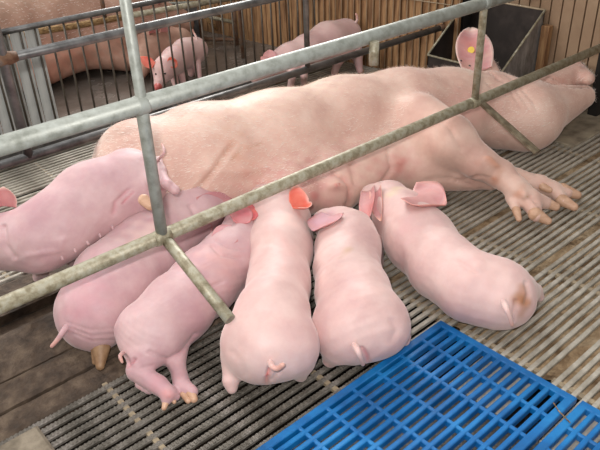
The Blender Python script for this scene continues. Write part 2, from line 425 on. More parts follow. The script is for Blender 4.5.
for (x0, x1, y0, y1, z) in [(-.1, .872, 1.082, 1.148, 0), (-.1, .872, 1.155, 1.238, .002), (-.1, .872, 1.246, 1.405, 0), (-.1, .872, 1.47, 1.605, .003)]:
    g = G(); nx, ny = 60, 10; v = []
    for i in range(nx):
        for j in range(ny):
            x = x0 + (x1 - x0) * i / (nx - 1); yy = y0 + (y1 - y0) * j / (ny - 1)
            e = -.005 if j in (0, ny - 1) else 0
            v.append((x, yy, z + e + random.uniform(-.0012, .0012)))
    fc = [(i * ny + j, (i + 1) * ny + j, (i + 1) * ny + j + 1, i * ny + j + 1) for i in range(nx - 1) for j in range(ny - 1)]
    g.add(v, fc); n0 = len(v)
    g.add([(x0, y0, z - .03), (x1, y0, z - .03), (x1, y0, z - .005), (x0, y0, z - .005)], [(0, 1, 2, 3)])
    g.obj('floor_plank', M['solid'], floor)
g = G().box(-.1, .872, 1.405, 1.47, -.05, -.03); g.obj('sunk_strip', M['solid'], floor)  # lower strip left in the gap between the floor planks
g = G().box(-.6, 3.4, 2.42, 5.6, -.05, 0.0); g.obj('pen_floor', M['wet_floor'], floor)
gr = G().bbox(2.12, 2.47, 1.0, 1.75, -.02, .006, .003); gr.obj('feeding_plate', M['concrete'], floor)

# ---------------------------------------------------------------- walls
wb = empty('wall_end', (2.2, 2.6, 0), kind='structure')
def skew(t): return Vector((2.10 + .27 * t, 3.75 - 2.05 * t, 0))   # runs from far left to right behind the trough
N_ = 57; dirv = (skew(1) - skew(0)).normalized(); nrm = Vector((dirv.y, -dirv.x, 0)) * 1.0
if nrm.x > 0: nrm = -nrm
for i in range(N_):
    a, b = skew(i / N_), skew((i + .86) / N_); off = nrm * random.uniform(0, .006); th = -nrm * .016
    a2, b2 = a + off, b + off
    g = G(); up = Vector((0, 0, 1.15 + random.uniform(-.02, .02)))
    g.hexa([a2, b2, b2 + th, a2 + th, a2 + up, b2 + up, b2 + th + up, a2 + th + up]); g.obj('board', M['wood'], wb)
    if i > 31:
        p = skew((i + .93) / N_) + nrm * .012
        tube('rod', [p, p + Vector((0, 0, 1.1))], .0022, M['rod_pale'], wb, 6)
for zz in (.34, .72):
    a, b = skew(.55) + nrm * .017, skew(.98) + nrm * .017
    tube('rod', [a + Vector((0, 0, zz)), b + Vector((0, 0, zz))], .0025, M['rod_pale'], wb, 6)
a, b = skew(0) - nrm * .03, skew(1) - nrm * .03
g = G(); t2 = -nrm * .06; up = Vector((0, 0, 1.2)); g.hexa([a, b, b + t2, a + t2, a + up, b + up, b + t2 + up, a + t2 + up]); g.obj('backing', M['panel_dark'], wb)
wr = empty('wall_head', (2.5, 1.2, 0), kind='structure')
yy = .34
while yy < 1.74:
    g = G().bbox(2.475, 2.488, yy, yy + .0405, .0, 1.15, .001); g.obj('panel', M['brown_panel'], wr); yy += .0465
g = G().box(2.495, 2.54, .3, 1.78, 0, 1.2); g.obj('backing', M['panel_dark'], wr)
wl = G().box(-.6, 3.4, 5.5, 5.6, 0, 1.6); o = wl.obj('wall_back', M['wall']); tag(o, kind='structure')
kb = G(); kb.bbox(-.1, .203, .5, 1.052, -.02, .02, .006); o = kb.obj('trim_1', M['curb']); tag(o, kind='structure')

o = G().box(-4, 3.6, -3, 5.5, -.26, -.2).obj('trim_2', M['curb']); tag(o, kind='structure')
o = G().box(-4.1, -4, -3, 5.6, -.2, 2.4).obj('wall_left', M['wall']); tag(o, kind='structure')
# ---------------------------------------------------------------- crate sides
def frame_near():
    t = empty('railing', (1.06, 1.055, .3), 'nearer galvanised crate side, two long rails crossing in front of the sow', 'railing', 'crate sides')
    tube('upper_rail', [(-.3, 1.052, .583), (2.47, 1.056, .577)], .0165, M['galv'], t, 20)
    tube('lower_rail', [(-.3, 1.06, .3), (2.47, 1.056, .302)], .0145, M['galv_worn'], t, 20)
    for x, r, m in ((.533, .0118, 'galv'), (1.572, .0105, 'galv_worn')):
        tube('post', [(x, 1.054, .3), (x + (.001 if x < 1 else -.002), 1.054, .58), (x + (.003 if x < 1 else -.005), 1.054, .6), (x + (.003 if x < 1 else -.005), 1.054, 1.25)], [r, r, r * .84, r * .84], M[m], t, 16)
        tube('weld_collar', [(x - .018, 1.056, .301), (x - .009, 1.056, .301), (x + .009, 1.056, .301), (x + .018, 1.056, .301)], [.0146, .0168, .0168, .0146], M['galv_worn'], t, 18)
        tube('weld_collar', [(x - .014, 1.054, .58), (x - .007, 1.054, .58), (x + .007, 1.054, .58), (x + .014, 1.054, .58)], [.0166, .0185, .0185, .0166], M['galv'], t, 18)
    b = tube('brace', [(.537, 1.055, .3), (.54, .849, .205)], .0118, M['galv_worn'], t, 16)
    # right brace: a flat bar with a dark square end
    a, e = Vector((1.593, 1.05, .3)), Vector((1.593, .850, .204)); d = (e - a).normalized(); s = Vector((1, 0, 0)); n = d.cross(s)
    g = G(); q = lambda c: [c - s * .011 - n * .004, c + s * .011 - n * .004, c + s * .011 + n * .004, c - s * .011 + n * .004]
    g.hexa(q(a) + q(e)); g.obj('brace', M['bar'], t)
    tube('hanging_sleeve', [(1.12, 1.032, .576), (1.12, 1.032, .522)], .0115, M['galv_worn'], t, 16)
    return t
frame_near()
def frame_far():
    t = empty('railing', (1.2, 1.64, .3), 'farther crate side behind the back of the sow, dull dark grey rails', 'railing', 'crate sides')
    tube('upper_rail', [(-.5, 1.64, .552), (2.4, 1.64, .552)], .0118, M['galv_dark'], t, 16)
    tube('lower_rail', [(-.5, 1.64, .30), (2.15, 1.64, .30)], .0118, M['galv_dark'], t, 16)
    tube('end_cap', [(2.15, 1.64, .30), (2.175, 1.64, .30), (2.182, 1.64, .30)], [.0128, .0128, .008], M['rust'], t, 16)
    tube('post', [(.497, 1.64, .30), (.497, 1.64, .98)], .0125, M['galv_dark'], t, 14)
    tube('post', [(1.456, 1.64, .30), (1.456, 1.64, 1.0)], .0095, M['galv_dark'], t, 14)
    tube('weld_collar', [(.47, 1.64, .552), (.485, 1.64, .552), (.51, 1.64, .552), (.53, 1.64, .552)], [.012, .0165, .0165, .012], M['rust'], t, 14)
    for x in (.497, 1.456): tube('brace', [(x, 1.645, .3), (x - .01, 1.80, .225)], .0105, M['rust'], t, 12)
    return t
frame_far()

# ---------------------------------------------------------------- pen fence of rods
fe = empty('rod_fence', (1.3, 2.39, 0), 'low fence of thin steel rods behind the crate, grey boards at its left', 'fence')
tube('top_rail', [(.1, 2.39, .435), (2.2, 2.39, .435)], .0105, M['galv_dark'], fe, 16)
G().bbox(.1, 2.2, 2.372, 2.41, 0, .03, .004).obj('base_channel', M['galv_dark'], fe)
rm = G().tube([(0, 0, .02), (0, 0, .435)], .0041, 8); rme = mesh('rod', rm.v, rm.f); rme.materials.append(M['rod'])
rme.polygons.foreach_set('use_smooth', [True] * len(rme.polygons))
x = .17; i = 0
while x < 2.19:
    shared('rod', rme, None, fe, (x + random.uniform(-.002, .002), 2.392, 0)); x += .0528
bo = G().tube([(0, 0, .03), (0, 0, .036)], .006, 8); bme = mesh('bolt', bo.v, bo.f); bme.materials.append(M['panel_dark'])
for k in range(8): shared('bolt', bme, None, fe, (.6 + k * .09, 2.38, 0))
gb = G().bbox(0, .047, 0, .008, .03, .425, .001); gbm = mesh('board', gb.v, gb.f); gbm.materials.append(M['grey_board'])
for k in range(12): shared('board', gbm, None, fe, (.244 + k * .0528, 2.402, 0))

# ---------------------------------------------------------------- feed trough, post
ht = empty('feed_trough', (2.34, 1.55, .1), 'dark open feed trough with a grey steel side, mounted behind the ear of the sow', 'trough')
Y0, Y1 = 1.375, 1.73
def plate(name, pts, th, m):    # polygon extruded along th
    g = G(); n = len(pts); th = Vector(th); v = [Vector(p) for p in pts] + [Vector(p) + th for p in pts]
    f = [tuple(range(n - 1, -1, -1)), tuple(range(n, 2 * n))] + [(i, (i + 1) % n, n + (i + 1) % n, n + i) for i in range(n)]
    g.add(v, f); return g.obj(name, m, ht)
prof = [(2.462, .352), (2.205, .162), (2.205, .10), (2.30, .03), (2.462, .03)]
plate('side_plate', [(x, Y0, z) for x, z in prof], (0, .005, 0), M['hopper_side'])
plate('side_plate', [(x, Y1, z) for x, z in prof], (0, -.005, 0), M['hopper'])
plate('back_plate', [(2.462, Y0, .352), (2.462, Y1, .352), (2.462, Y1, .03), (2.462, Y0, .03)], (-.005, 0, 0), M['hopper'])
plate('front_plate', [(2.205, Y0, .162), (2.205, Y1, .162), (2.205, Y1, .10), (2.205, Y0, .10)], (.005, 0, 0), M['hopper'])
plate('bottom_plate', [(2.205, Y0, .10), (2.205, Y1, .10), (2.30, Y1, .03), (2.30, Y0, .03)], (.004, 0, .004), M['hopper'])
for (y_) in (Y0, Y1): tube('rim', [(2.462, y_, .354), (2.205, y_, .164)], .0045, M['galv_worn'], ht, 8)
tube('rim', [(2.46, Y0, .354), (2.46, Y1, .354)], .004, M['rod_pale'], ht, 8)
tube('rim', [(2.205, Y0, .164), (2.205, Y1, .164)], .004, M['galv_worn'], ht, 8)
g = G().bbox(2.44, 2.47, 1.335, 1.368, .0, .30, .002); g.obj('wooden_upright', M['wood'], ht)
pst = G().bbox(2.425, 2.46, 1.078, 1.115, .006, .62, .003); o = pst.obj('steel_post', M['panel_dark'])
tag(o, 'black upright post beside the snout at the right edge', 'post')

# ---------------------------------------------------------------- blue plastic slat mats
def mat_panel(x0, x1, y0, y1, label):
    t = empty('plastic_mat', ((x0 + x1) / 2, (y0 + y1) / 2, 0), label, 'floor mat', 'blue plastic slatted mats')
    zt = .019; nr = 14; pit = (y1 - y0 - .012) / nr
    for k in range(nr + 1):
        yc = y0 + .006 + k * pit; w = .0085 if k in (0, nr) else .0052
        xx0, xx1 = x0, x1
        G().bbox(xx0, xx1, yc - w, yc + w, .003, zt, .0018).obj('rib', M['blue'], t)
    k = 0; x = x1 - .009
    while x > x0:
        w = .0085 if k == 0 else .0042
        G().bbox(x - w, x + w, y0, y1, .003, zt - .0008 if k else zt + .0004, .0018).obj('cross_bar', M['blue'], t)
        x -= .0728; k += 1
    return t
mat_panel(.18, 1.016, .379, .709, 'large blue plastic slatted mat behind the piglets, left of the gap')
mat_panel(.18, 1.018, .03, .364, 'second blue plastic mat cut off by the lower right corner')
o = tube('straw', [(.968, .40, .021), (.955, .382, .0225), (.945, .352, .021)], .0012, M['straw'], None, 6)
tag(o, 'thin brown straw lying across the gap between the blue mats', 'straw')

# ---------------------------------------------------------------- the sow
sw = empty('sow', (1.3, 1.4, 0), 'big pale pink sow with a yellow ear tag, lying on her side and nursing', 'pig')
tor = [(.78, 1.50, .165, .152), (.92, 1.50, .168, .172), (1.15, 1.44, .168, .168), (1.40, 1.41, .162, .163), (1.62, 1.36, .152, .156), (1.80, 1.31, .142, .134)]
sp = ch(tor, .06)
sp += [('c', (1.80, 1.31, .142, .134), (1.960,1.250,0.140,0.1052), .06)]                             # neck
sp += [('c', (1.960,1.250,0.140,0.1052), (2.072,1.169,0.130,0.0812), .04)]                                   # skull
sp += [('c', (1.955,1.202,0.110,0.1148), (2.015,1.129,0.105,0.1142), .03)]                                  # cheeks and jowl
sp += [('c', (2.116,1.201,0.155,0.0536), (2.366,1.169,0.160,0.0431), .025)]                                  # upper muzzle
sp += [('c', (2.020,1.133,0.110,0.1109), (2.290,1.080,0.120,0.0417), .03)]                                  # lower jaw
sp += [('c', (2.460,1.207,0.170,0.0193), (2.343,1.099,0.170,0.0238), .006), ('c', (2.368,1.166,0.160,0.0412), (2.357,1.128,0.160,0.0315), .01)]
sp += [('c', (2.079,1.348,0.190,0.0440), (2.159,1.443,0.250,0.0227), .02)]   # nose disc
SK = [([(2.681,1.458,0.000), (2.663,1.399,0.000), (2.677,1.327,0.000), (2.744,1.254,0.000)], .005, -.014, rgb('8a5a4e'), .85), ([(2.687,1.452,0.000), (2.749,1.465,0.000), (2.719,1.417,0.000)], .004, -.006, rgb('a5705f'), .6),
      ([(2.456,1.473,0.000), (2.334,1.346,0.000)], .003, -.006), ([(2.492,1.471,0.000), (2.353,1.326,0.000)], .003, -.006), ([(2.517,1.463,0.000), (2.432,1.357,0.000), (2.339,1.277,0.000)], .003, -.006),
      ([(2.643,1.622,0.000), (2.597,1.550,0.000), (2.615,1.491,0.000)], .004, -.010), ([(2.619,1.691,0.000), (2.556,1.594,0.000), (2.524,1.512,0.000)], .004, -.009), ([(2.509,1.645,0.000), (2.429,1.538,0.000), (2.401,1.460,0.000)], .004, -.006), ([(2.650,1.658,0.000), (2.649,1.594,0.000), (2.679,1.521,0.000)], .004, -.008), ([(1.999,1.221,0.000), (1.933,1.140,0.000), (1.872,1.087,0.000)], .003, -.004),
      ([(1.293,1.888,0.000), (1.188,1.811,0.000), (1.074,1.727,0.000), (0.989,1.672,0.000)], .009, -.010, rgb('c9957c'), .3),
      ([(1.388,1.461,0.000), (1.392,1.404,0.000), (1.348,1.328,0.000), (1.283,1.272,0.000), (1.227,1.242,0.000)], .007, -.010, rgb('c98b80'), .4), ([(1.336,1.380,0.000)], .022, .014), ([(1.341,1.385,0.000)], .006, .014, rgb('b85a4c'), .9),
      ([(1.300,1.519,0.000), (1.216,1.462,0.000), (1.164,1.383,0.000)], .008, -.008), ([(1.213,1.504,0.000)], .018, .010), ([(1.601,1.353,0.000)], .010, .006, rgb('c46f66'), .6), ([(1.657,1.449,0.000), (1.558,1.342,0.000), (1.433,1.282,0.000)], .006, -.008),
      ([(1.638,1.084,0.000), (1.629,1.163,0.000), (1.566,1.207,0.000)], .006, -.008), ([(2.007,1.490,0.000), (1.967,1.416,0.000), (1.837,1.263,0.000)], .006, -.006), ([(1.845,1.160,0.000), (1.811,1.105,0.000)], .012, .008, rgb('c88c70'), .7),
      ([(1.732,1.059,0.000)], .008, .006, rgb('c47a58'), .7), ([(1.702,0.915,0.000), (1.672,0.856,0.000), (1.650,0.826,0.000)], .004, -.008), ([(1.767,0.859,0.000), (1.770,0.828,0.000), (1.774,0.797,0.000)], .003, -.006),
      ([(1.286,1.831,0.000), (1.215,1.783,0.000)], .005, -.002, rgb('b3805e'), .45), ([(1.381,1.822,0.000), (1.318,1.824,0.000)], .004, -.002, rgb('b3805e'), .45), ([(1.102,1.785,0.000), (1.165,1.699,0.000), (1.332,1.606,0.000)], .03, .006), ([(1.356,1.582,0.000), (1.442,1.573,0.000), (1.432,1.492,0.000)], .008, -.006), ([(1.588,1.520,0.000), (1.475,1.449,0.000), (1.384,1.341,0.000)], .008, -.007), ([(1.622,1.130,0.000), (1.713,1.099,0.000), (1.728,1.063,0.000)], .005, -.006)]
# hind quarter: thigh of the upper leg lies toward the udder
sp += [('c', (0.761,1.567,0.210,0.1272), (0.853,1.593,0.160,0.0930), .05), ('c', (0.848,1.590,0.140,0.0699), (0.765,1.495,0.110,0.0416), .03), ('c', (0.765,1.495,0.110,0.0389), (0.718,1.554,0.050,0.0284), .02)]
# udder
for (x, y_, z, rx, ry, rz) in [(1.06, 1.285, .12, .10, .09, .085), (1.20, 1.265, .125, .09, .085, .085), (1.30, 1.25, .125, .075, .08, .08), (1.43, 1.25, .125, .09, .075, .08)]:
    sp.append(('e', (x, y_, z), (rx, ry, rz), (0, 0, -.15), .03))
sp += [('e', (1.58, 1.25, .12), (.10, .08, .075), (0, 0, -.2), .04)]
sp += [('c', (1.070,1.288,0.100,0.0482), (1.175,1.221,0.105,0.0656), .02), ('c', (1.175,1.221,0.105,0.0599), (1.325,1.218,0.110,0.0654), .03)]
sp += [('c', (1.397,1.233,0.120,0.0850), (1.487,1.150,0.100,0.0823), .04), ('c', (1.487,1.150,0.100,0.0823), (1.577,1.048,0.080,0.0547), .03)]
# shoulder and upper fore leg
leg1 = [(1.517,1.202,0.210,0.0911), (1.502,1.077,0.200,0.0728), (1.535,0.997,0.145,0.0479), (1.575,0.945,0.110,0.0393), (1.575,0.888,0.085,0.0316), (1.583,0.843,0.060,0.0300)]
sp += [('c', leg1[0], leg1[1], .05)] + ch(leg1[1:], .018)
sp += [('c', leg1[-1], (1.624,0.815,0.045,0.0187), .008), ('c', leg1[-1], (1.549,0.797,0.040,0.0182), .008), ('c', (1.557,0.886,0.060,0.0201), (1.519,0.839,0.045,0.0098), .008), ('c', (1.573,0.886,0.080,0.0173), (1.555,0.849,0.085,0.0127), .006)]
leg2 = [(1.540,1.077,0.090,0.0605), (1.614,1.001,0.070,0.0394), (1.672,0.951,0.060,0.0288), (1.707,0.886,0.050,0.0256), (1.718,0.851,0.042,0.0239)]
sp += ch(leg2, .015) + [('c', leg2[-1], (1.739,0.813,0.035,0.0164), .008), ('c', leg2[-1], (1.697,0.798,0.030,0.0161), .008)]
# neck folds
ts = [((1.086,1.271,0.120), (.36, .15, .15), rgb('cf9892'), .95), ((1.336,1.139,0.140), (.12, .07, .10), rgb('cf9089'), .6), ((0.958,1.394,0.200), (.10, .12, .1), rgb('d3a08a'), .6),
      ((1.113,1.149,0.170), .038, rgb('c9706a'), .8), ((1.000,1.239,0.170), .03, rgb('c9706a'), .7), ((1.372,1.159,0.140), .03, rgb('c46f66'), .7), ((1.069,1.210,0.130), .03, rgb('c9706a'), .6),
      ((1.736,1.178,0.200), (.16, .12, .10), rgb('dca79c'), .55), ((2.218,1.138,0.170), (.10, .05, .05), rgb('c98f80'), .6), ((2.157,1.133,0.190), .02, rgb('8a5648'), .7),
      ((1.542,0.941,0.120), .035, rgb('c07a5c'), .7), ((1.478,0.952,0.170), .03, rgb('c8876c'), .6), ((1.554,0.862,0.090), .03, rgb('c48466'), .5), ((1.661,0.943,0.060), .05, rgb('bf8d72'), .5),
      ((0.797,1.645,0.250), (.16, .10, .10), rgb('e2bf98'), .6), ((0.936,1.403,0.250), (.07, .10, .1), rgb('c98f72'), .45), ((1.290,1.492,0.300), (.55, .16, .10), rgb('e6ccb2'), .75), ((2.381,1.159,0.170), .05, rgb('b0776a'), .9), ((1.851,1.268,0.250), (.12, .1, .06), rgb('e4cbb8'), .6)]  # cream back and neck top: bristly skin colour plus light painted in
for k in range(60):      # small red scratches and mottling of her own skin
    x = random.uniform(.9, 2.0); c = (x, random.uniform(1.1, 1.55), random.uniform(.1, .34))
    ts.append((c, (random.uniform(.008, .03), random.uniform(.005, .012), random.uniform(.006, .02)), rgb('c9806c'), random.uniform(.15, .45)))
body = organic('body', sp, .0075, M['sow'], sw, ts, noise=.0009, nscale=16, strokes=SK)
def hoof(parent, a, b, m='hoof', name='hoof', h=.0028):
    organic(name, [('c', a, b, .003)], h, M[m], parent)
hoof(sw, (1.620,0.829,0.048,0.0208), (1.642,0.792,0.034,0.0115)); hoof(sw, (1.549,0.803,0.044,0.0202), (1.565,0.771,0.028,0.0112))
hoof(sw, (1.558,0.873,0.084,0.0125), (1.560,0.848,0.080,0.0107), name='dewclaw'); hoof(sw, (1.525,0.849,0.048,0.0124), (1.506,0.826,0.036,0.0084), name='dewclaw')
hoof(sw, (1.740,0.830,0.038,0.0215), (1.767,0.795,0.024,0.0132)); hoof(sw, (1.698,0.805,0.030,0.0188), (1.702,0.767,0.020,0.0122)); hoof(sw, (1.682,0.862,0.058,0.0124), (1.688,0.845,0.052,0.0103), name='dewclaw')
se = ear('ear', (1.985,1.406,0.215), (2.059,1.325,0.215), (2.195,1.525,0.300), M['ear'], sw, snap=False, cup=.45, bulge=.28, thick=.009, curl=.05, rim=PALE,
    tints=[((2.117,1.465,0.270), .06, rgb('dd8f88'), .7), ((2.016,1.404,0.230), .05, rgb('cfa596'), .7), ((2.118,1.363,0.230), .06, rgb('e0bfb0'), .9)])
ear('ear', (2.0, 1.22, .05), (2.08, 1.22, .05), (2.02, 1.36, .02), M['ear'], sw, cup=.3, thick=.008, snap=False)
a = skin(se, (2.078,1.432,0.270), .002)[0]; b = skin(se, (2.078,1.432,0.270), .014)[0]
o = G().tube([a, b], .0125, 16).obj('ear_tag', M['yellow'], sw)
for q in ((1.978,1.401,0.258), (1.999,1.377,0.240)):
    G().tube([skin(se, q, -.002)[0], skin(se, q, .0015)[0]], .0042, 8).obj('ear_notch', M['black'], sw)
def hairs(bodyo, n, L_, parent, zmin, sel, w=.0005):
    me = bodyo.data; rs = random.Random(7); P_ = me.polygons; g = G(); cnt = 0
    while cnt < n:
        p = P_[rs.randrange(len(P_))]; c = p.center; nn = p.normal
        if nn.z < -.2 or not sel(c): continue
        t = Vector((-1, .35, -.1)); t = (t - nn * t.dot(nn)).normalized()
        d = (nn * rs.uniform(.35, .8) + t + Vector((rs.uniform(-.3, .3), rs.uniform(-.3, .3), rs.uniform(-.3, .3)))).normalized() * L_ * rs.uniform(.5, 1.2)
        s = d.cross(nn).normalized() * w
        c = c + Vector((rs.uniform(-.003, .003), rs.uniform(-.003, .003), 0))
        k = len(g.v); g.v += [tuple(c - s), tuple(c + s), tuple(c + d)]; g.f.append((k, k + 1, k + 2)); cnt += 1
    o = g.obj('bristles', M['bristle'], parent); o['kind'] = 'stuff'; return o
hairs(body, 16000, .015, sw, 0, lambda c: c[1] > 1.2 or c[0] > 1.8 or c[0] < .9)

# ---------------------------------------------------------------- nursing piglets
GP = 'nursing piglets at the udder'
def new_piglet(label, x, y_): return empty('piglet', (x, y_, 0), label, 'piglet', GP)

# standing at the left, head out of the frame
t = new_piglet('piglet standing at the left edge of the photo, its head out of frame', .5, 1.5)
pr = ch([(0.660,1.429,0.235,0.0910), (0.558,1.445,0.220,0.0939), (0.460,1.421,0.205,0.0820), (0.400,1.426,0.190,0.0750), (0.347,1.482,0.180,0.0614), (0.292,1.512,0.180,0.0539)], .03)
pr += [('c', (0.292,1.512,0.180,0.0516), (0.227,1.523,0.160,0.0232), .02), ('c', (0.696,1.498,0.235,0.0683), (0.679,1.427,0.200,0.0488), .03)]
pr += [('c', (0.671,1.435,0.200,0.0514), (0.650,1.433,0.150,0.0311), .012), ('c', (0.650,1.433,0.150,0.0285), (0.685,1.414,0.110,0.0158), .01), ('c', (0.685,1.414,0.110,0.0158), (.66, 1.31, .075, .012), .01)]
pr += [('c', (0.697,1.401,0.260,0.0402), (0.677,1.296,0.280,0.0167), .012), ('c', (0.698,1.338,0.290,0.0121), (0.667,1.252,0.300,0.0116), .006), ('c', (0.672,1.267,0.295,0.0117), (0.678,1.239,0.285,0.0116), .006), ('c', (0.731,1.401,0.290,0.0101), (0.699,1.323,0.300,0.0084), .006)]
pr += [('c', (0.413,1.434,0.150,0.0407), (0.412,1.483,0.080,0.0224), .012), ('c', (0.412,1.483,0.080,0.0224), (0.417,1.546,0.012,0.0183), .008), ('c', (0.464,1.429,0.140,0.0341), (0.491,1.451,0.070,0.0203), .012), ('c', (0.491,1.451,0.070,0.0203), (0.514,1.490,0.015,0.0171), .008)]
organic('body', pr, .0042, M['piglet_mauve'], t, [((0.558,1.296,0.270), .03, rgb('c9707a'), .6), ((0.441,1.406,0.150), (.12, .08, .04), MAUVE, .5), ((0.603,1.490,0.290), (.1, .05, .03), rgb('e6c0b8'), .6), ((0.425,1.495,0.080), .035, PALE, .5)], noise=.0006, nscale=40,
        strokes=[([(0.838,1.843,0.000), (0.770,1.797,0.000), (0.728,1.732,0.000)], .006, -.005, rgb('c9808a'), .4), ([(0.845,1.817,0.000), (0.777,1.772,0.000)], .003, -.002, rgb('c9707a'), .6), ([(0.452,1.906,0.000), (0.415,1.793,0.000), (0.408,1.706,0.000)], .006, -.006), ([(0.446,1.689,0.000), (0.518,1.654,0.000), (0.546,1.701,0.000)], .012, .003)])
ear('ear', (0.353,1.533,0.255), (0.405,1.532,0.235), (0.390,1.538,0.290), M['ear'], t, cup=.4, bulge=.1, rim=PALE)
ear('ear', (0.238,1.357,0.235), (0.275,1.363,0.225), (0.218,1.328,0.200), M['ear'], t, cup=.3)
def eye(root, q, r=.0048):
    c = skin(BODY[root.name], q, -.001)[0]; organic('eye', [('c', (*c, r), (*c, r), .001)], .0012, M['eye'], root)
eye(t, (0.268,1.439,0.245))
for q in [(0.438,1.398,0.135,0.0053), (0.475,1.408,0.135,0.0053), (0.514,1.419,0.135,0.0054), (0.553,1.430,0.135,0.0055), (0.594,1.442,0.135,0.0056)]:
    c = skin(BODY[t.name], q, 0)[0]; organic('teat', [('c', (*c, .004), (c[0], c[1] - .003, c[2] - .005, .003), .002)], .0015, M['piglet_mauve'], t)
tail([(0.712,1.401,0.280), (0.710,1.355,0.315), (0.725,1.351,0.330), (0.741,1.387,0.335)], M['piglet_mauve'], t, .0045, .003)
hoof(t, (.67, 1.30, .07, .010), (.675, 1.285, .05, .007), h=.002)

hoof(t, (0.601,1.248,0.285,0.0136), (0.604,1.230,0.275,0.0102), h=.002)

# second from the left, rump to lower left
t = new_piglet('second nursing piglet from the left, rump with hanging tail toward the lower left', .35, 1.15)
pr = ch([(0.434,1.222,0.088,0.0878), (0.503,1.268,0.090,0.0988), (0.622,1.331,0.096,0.0978), (0.743,1.374,0.115,0.0922), (0.796,1.359,0.130,0.0690), (0.874,1.352,0.120,0.0408)], .03)
pr += [('e', (0.415,1.222,0.070), (.075, .085, .07), (0, 0, 0), .03)]
pr += [('c', (0.409,1.200,0.060,0.0535), (0.398,1.166,0.030,0.0199), .012), ('c', (0.535,1.224,0.050,0.0521), (0.588,1.228,0.020,0.0195), .015), ('c', (0.749,1.331,0.060,0.0422), (0.749,1.312,0.015,0.0212), .01)]
organic('body', pr, .0042, M['piglet_mauve'], t, [((0.610,1.266,0.180), (.10, .08, .05), PALE, .5), ((0.812,1.385,0.150), .06, rgb('e8c6bc'), .6), ((0.394,1.178,0.150), .08, rgb('cf929b'), .4)], noise=.0006, nscale=40,
        strokes=[([(0.387,1.308,0.000), (0.408,1.248,0.000), (0.459,1.209,0.000)], .003, -.0018), ([(0.382,1.288,0.000), (0.403,1.228,0.000), (0.446,1.192,0.000)], .003, -.0018), ([(0.390,1.336,0.000), (0.418,1.268,0.000), (0.463,1.235,0.000)], .0025, -.0014), ([(0.926,1.613,0.000), (0.901,1.542,0.000)], .006, -.005)])
ear('ear', (0.792,1.343,0.180), (0.756,1.273,0.175), (0.876,1.303,0.160), M['ear'], t, cup=.3, bulge=.35, tints=[((0.829,1.313,0.165), .08, MAUVE, .8)])
ear('ear', (0.752,1.292,0.140), (0.782,1.290,0.140), (0.755,1.248,0.110), M['ear'], t, cup=.3)
tail([(0.354,1.203,0.090), (0.337,1.195,0.085), (0.325,1.200,0.070), (0.310,1.206,0.055)], M['piglet_mauve'], t, .0075, .004)
hoof(t, (0.394,1.153,0.032,0.0208), (0.375,1.129,0.008,0.0098), 'hoof_brown', h=.0022); hoof(t, (0.384,1.157,0.030,0.0120), (0.372,1.146,0.010,0.0066), 'hoof_brown', name='dewclaw', h=.002)

# third: lying on its side, hind feet toward the viewer
t = new_piglet('third piglet from the left, lying on its side with both hind feet stretched out', .6, 1.1)
pr = ch([(0.482,1.072,0.075,0.0754), (0.567,1.101,0.078,0.0743), (0.665,1.137,0.082,0.0757), (0.764,1.170,0.088,0.0718), (0.833,1.211,0.098,0.0564), (0.863,1.266,0.110,0.0369)], .03)
pr += [('c', (0.469,1.067,0.075,0.0663), (0.437,1.033,0.060,0.0355), .02), ('c', (0.438,1.025,0.065,0.0291), (0.409,1.021,0.050,0.0196), .01), ('c', (0.410,1.019,0.045,0.0207), (0.427,0.969,0.030,0.0194), .008),
       ('c', (0.427,0.969,0.030,0.0194), (0.432,0.941,0.022,0.0172), .008), ('c', (0.432,0.941,0.022,0.0162), (0.422,0.934,0.014,0.0101), .005), ('c', (0.440,0.943,0.020,0.0122), (0.443,0.932,0.012,0.0091), .004)]
pr += [('c', (0.507,1.041,0.040,0.0391), (0.491,1.000,0.020,0.0192), .01), ('c', (0.491,1.000,0.020,0.0171), (0.469,0.948,0.016,0.0176), .006), ('c', (0.469,0.948,0.016,0.0176), (0.475,0.921,0.012,0.0133), .006), ('c', (0.409,1.016,0.012,0.0104), (0.417,0.990,0.010,0.0103), .005)]
pr += [('c', (0.736,1.130,0.050,0.0342), (0.739,1.081,0.020,0.0193), .012)]
organic('body', pr, .0038, M['piglet_mauve'], t, [((0.422,0.959,0.040), .025, rgb('c08088'), .4), ((0.497,1.033,0.040), .04, MAUVE, .6), ((0.685,1.115,0.140), .08, rgb('d8a59f'), .5), ((0.427,0.930,0.030), .02, rgb('d08a86'), .6)], noise=.0006, nscale=40,  # mauve on the inner thigh is shade painted into the tint
        strokes=[([(0.481,1.102,0.000), (0.497,1.051,0.000), (0.534,1.051,0.000), (0.591,1.082,0.000)], .005, -.005), ([(0.432,1.130,0.000), (0.423,1.095,0.000), (0.442,1.103,0.000)], .005, -.006, rgb('c77f88'), .5), ([(0.442,1.068,0.000), (0.461,1.059,0.000)], .003, -.003), ([(0.838,1.368,0.000), (0.828,1.307,0.000), (0.857,1.264,0.000)], .005, -.004), ([(0.864,1.386,0.000), (0.864,1.328,0.000), (0.889,1.288,0.000)], .004, -.004), ([(0.711,1.215,0.000), (0.756,1.207,0.000)], .005, -.004)])
ear('ear', (0.788,1.183,0.165), (0.758,1.120,0.160), (0.733,1.193,0.150), M['ear'], t, lift=-.004, cup=.1, bulge=.3, tints=[((0.761,1.191,0.150), .08, rgb('c98f95'), .8)])
ear('ear', (0.796,1.187,0.160), (0.832,1.177,0.160), (0.860,1.254,0.170), M['ear'], t, cup=.4, tints=[((0.843,1.224,0.160), .08, rgb('c8606a'), .8)])
hoof(t, (0.425,0.936,0.016,0.0091), (0.411,0.926,0.008,0.0052), h=.002); hoof(t, (0.437,0.935,0.014,0.0073), (0.435,0.926,0.008,0.0045), h=.002)
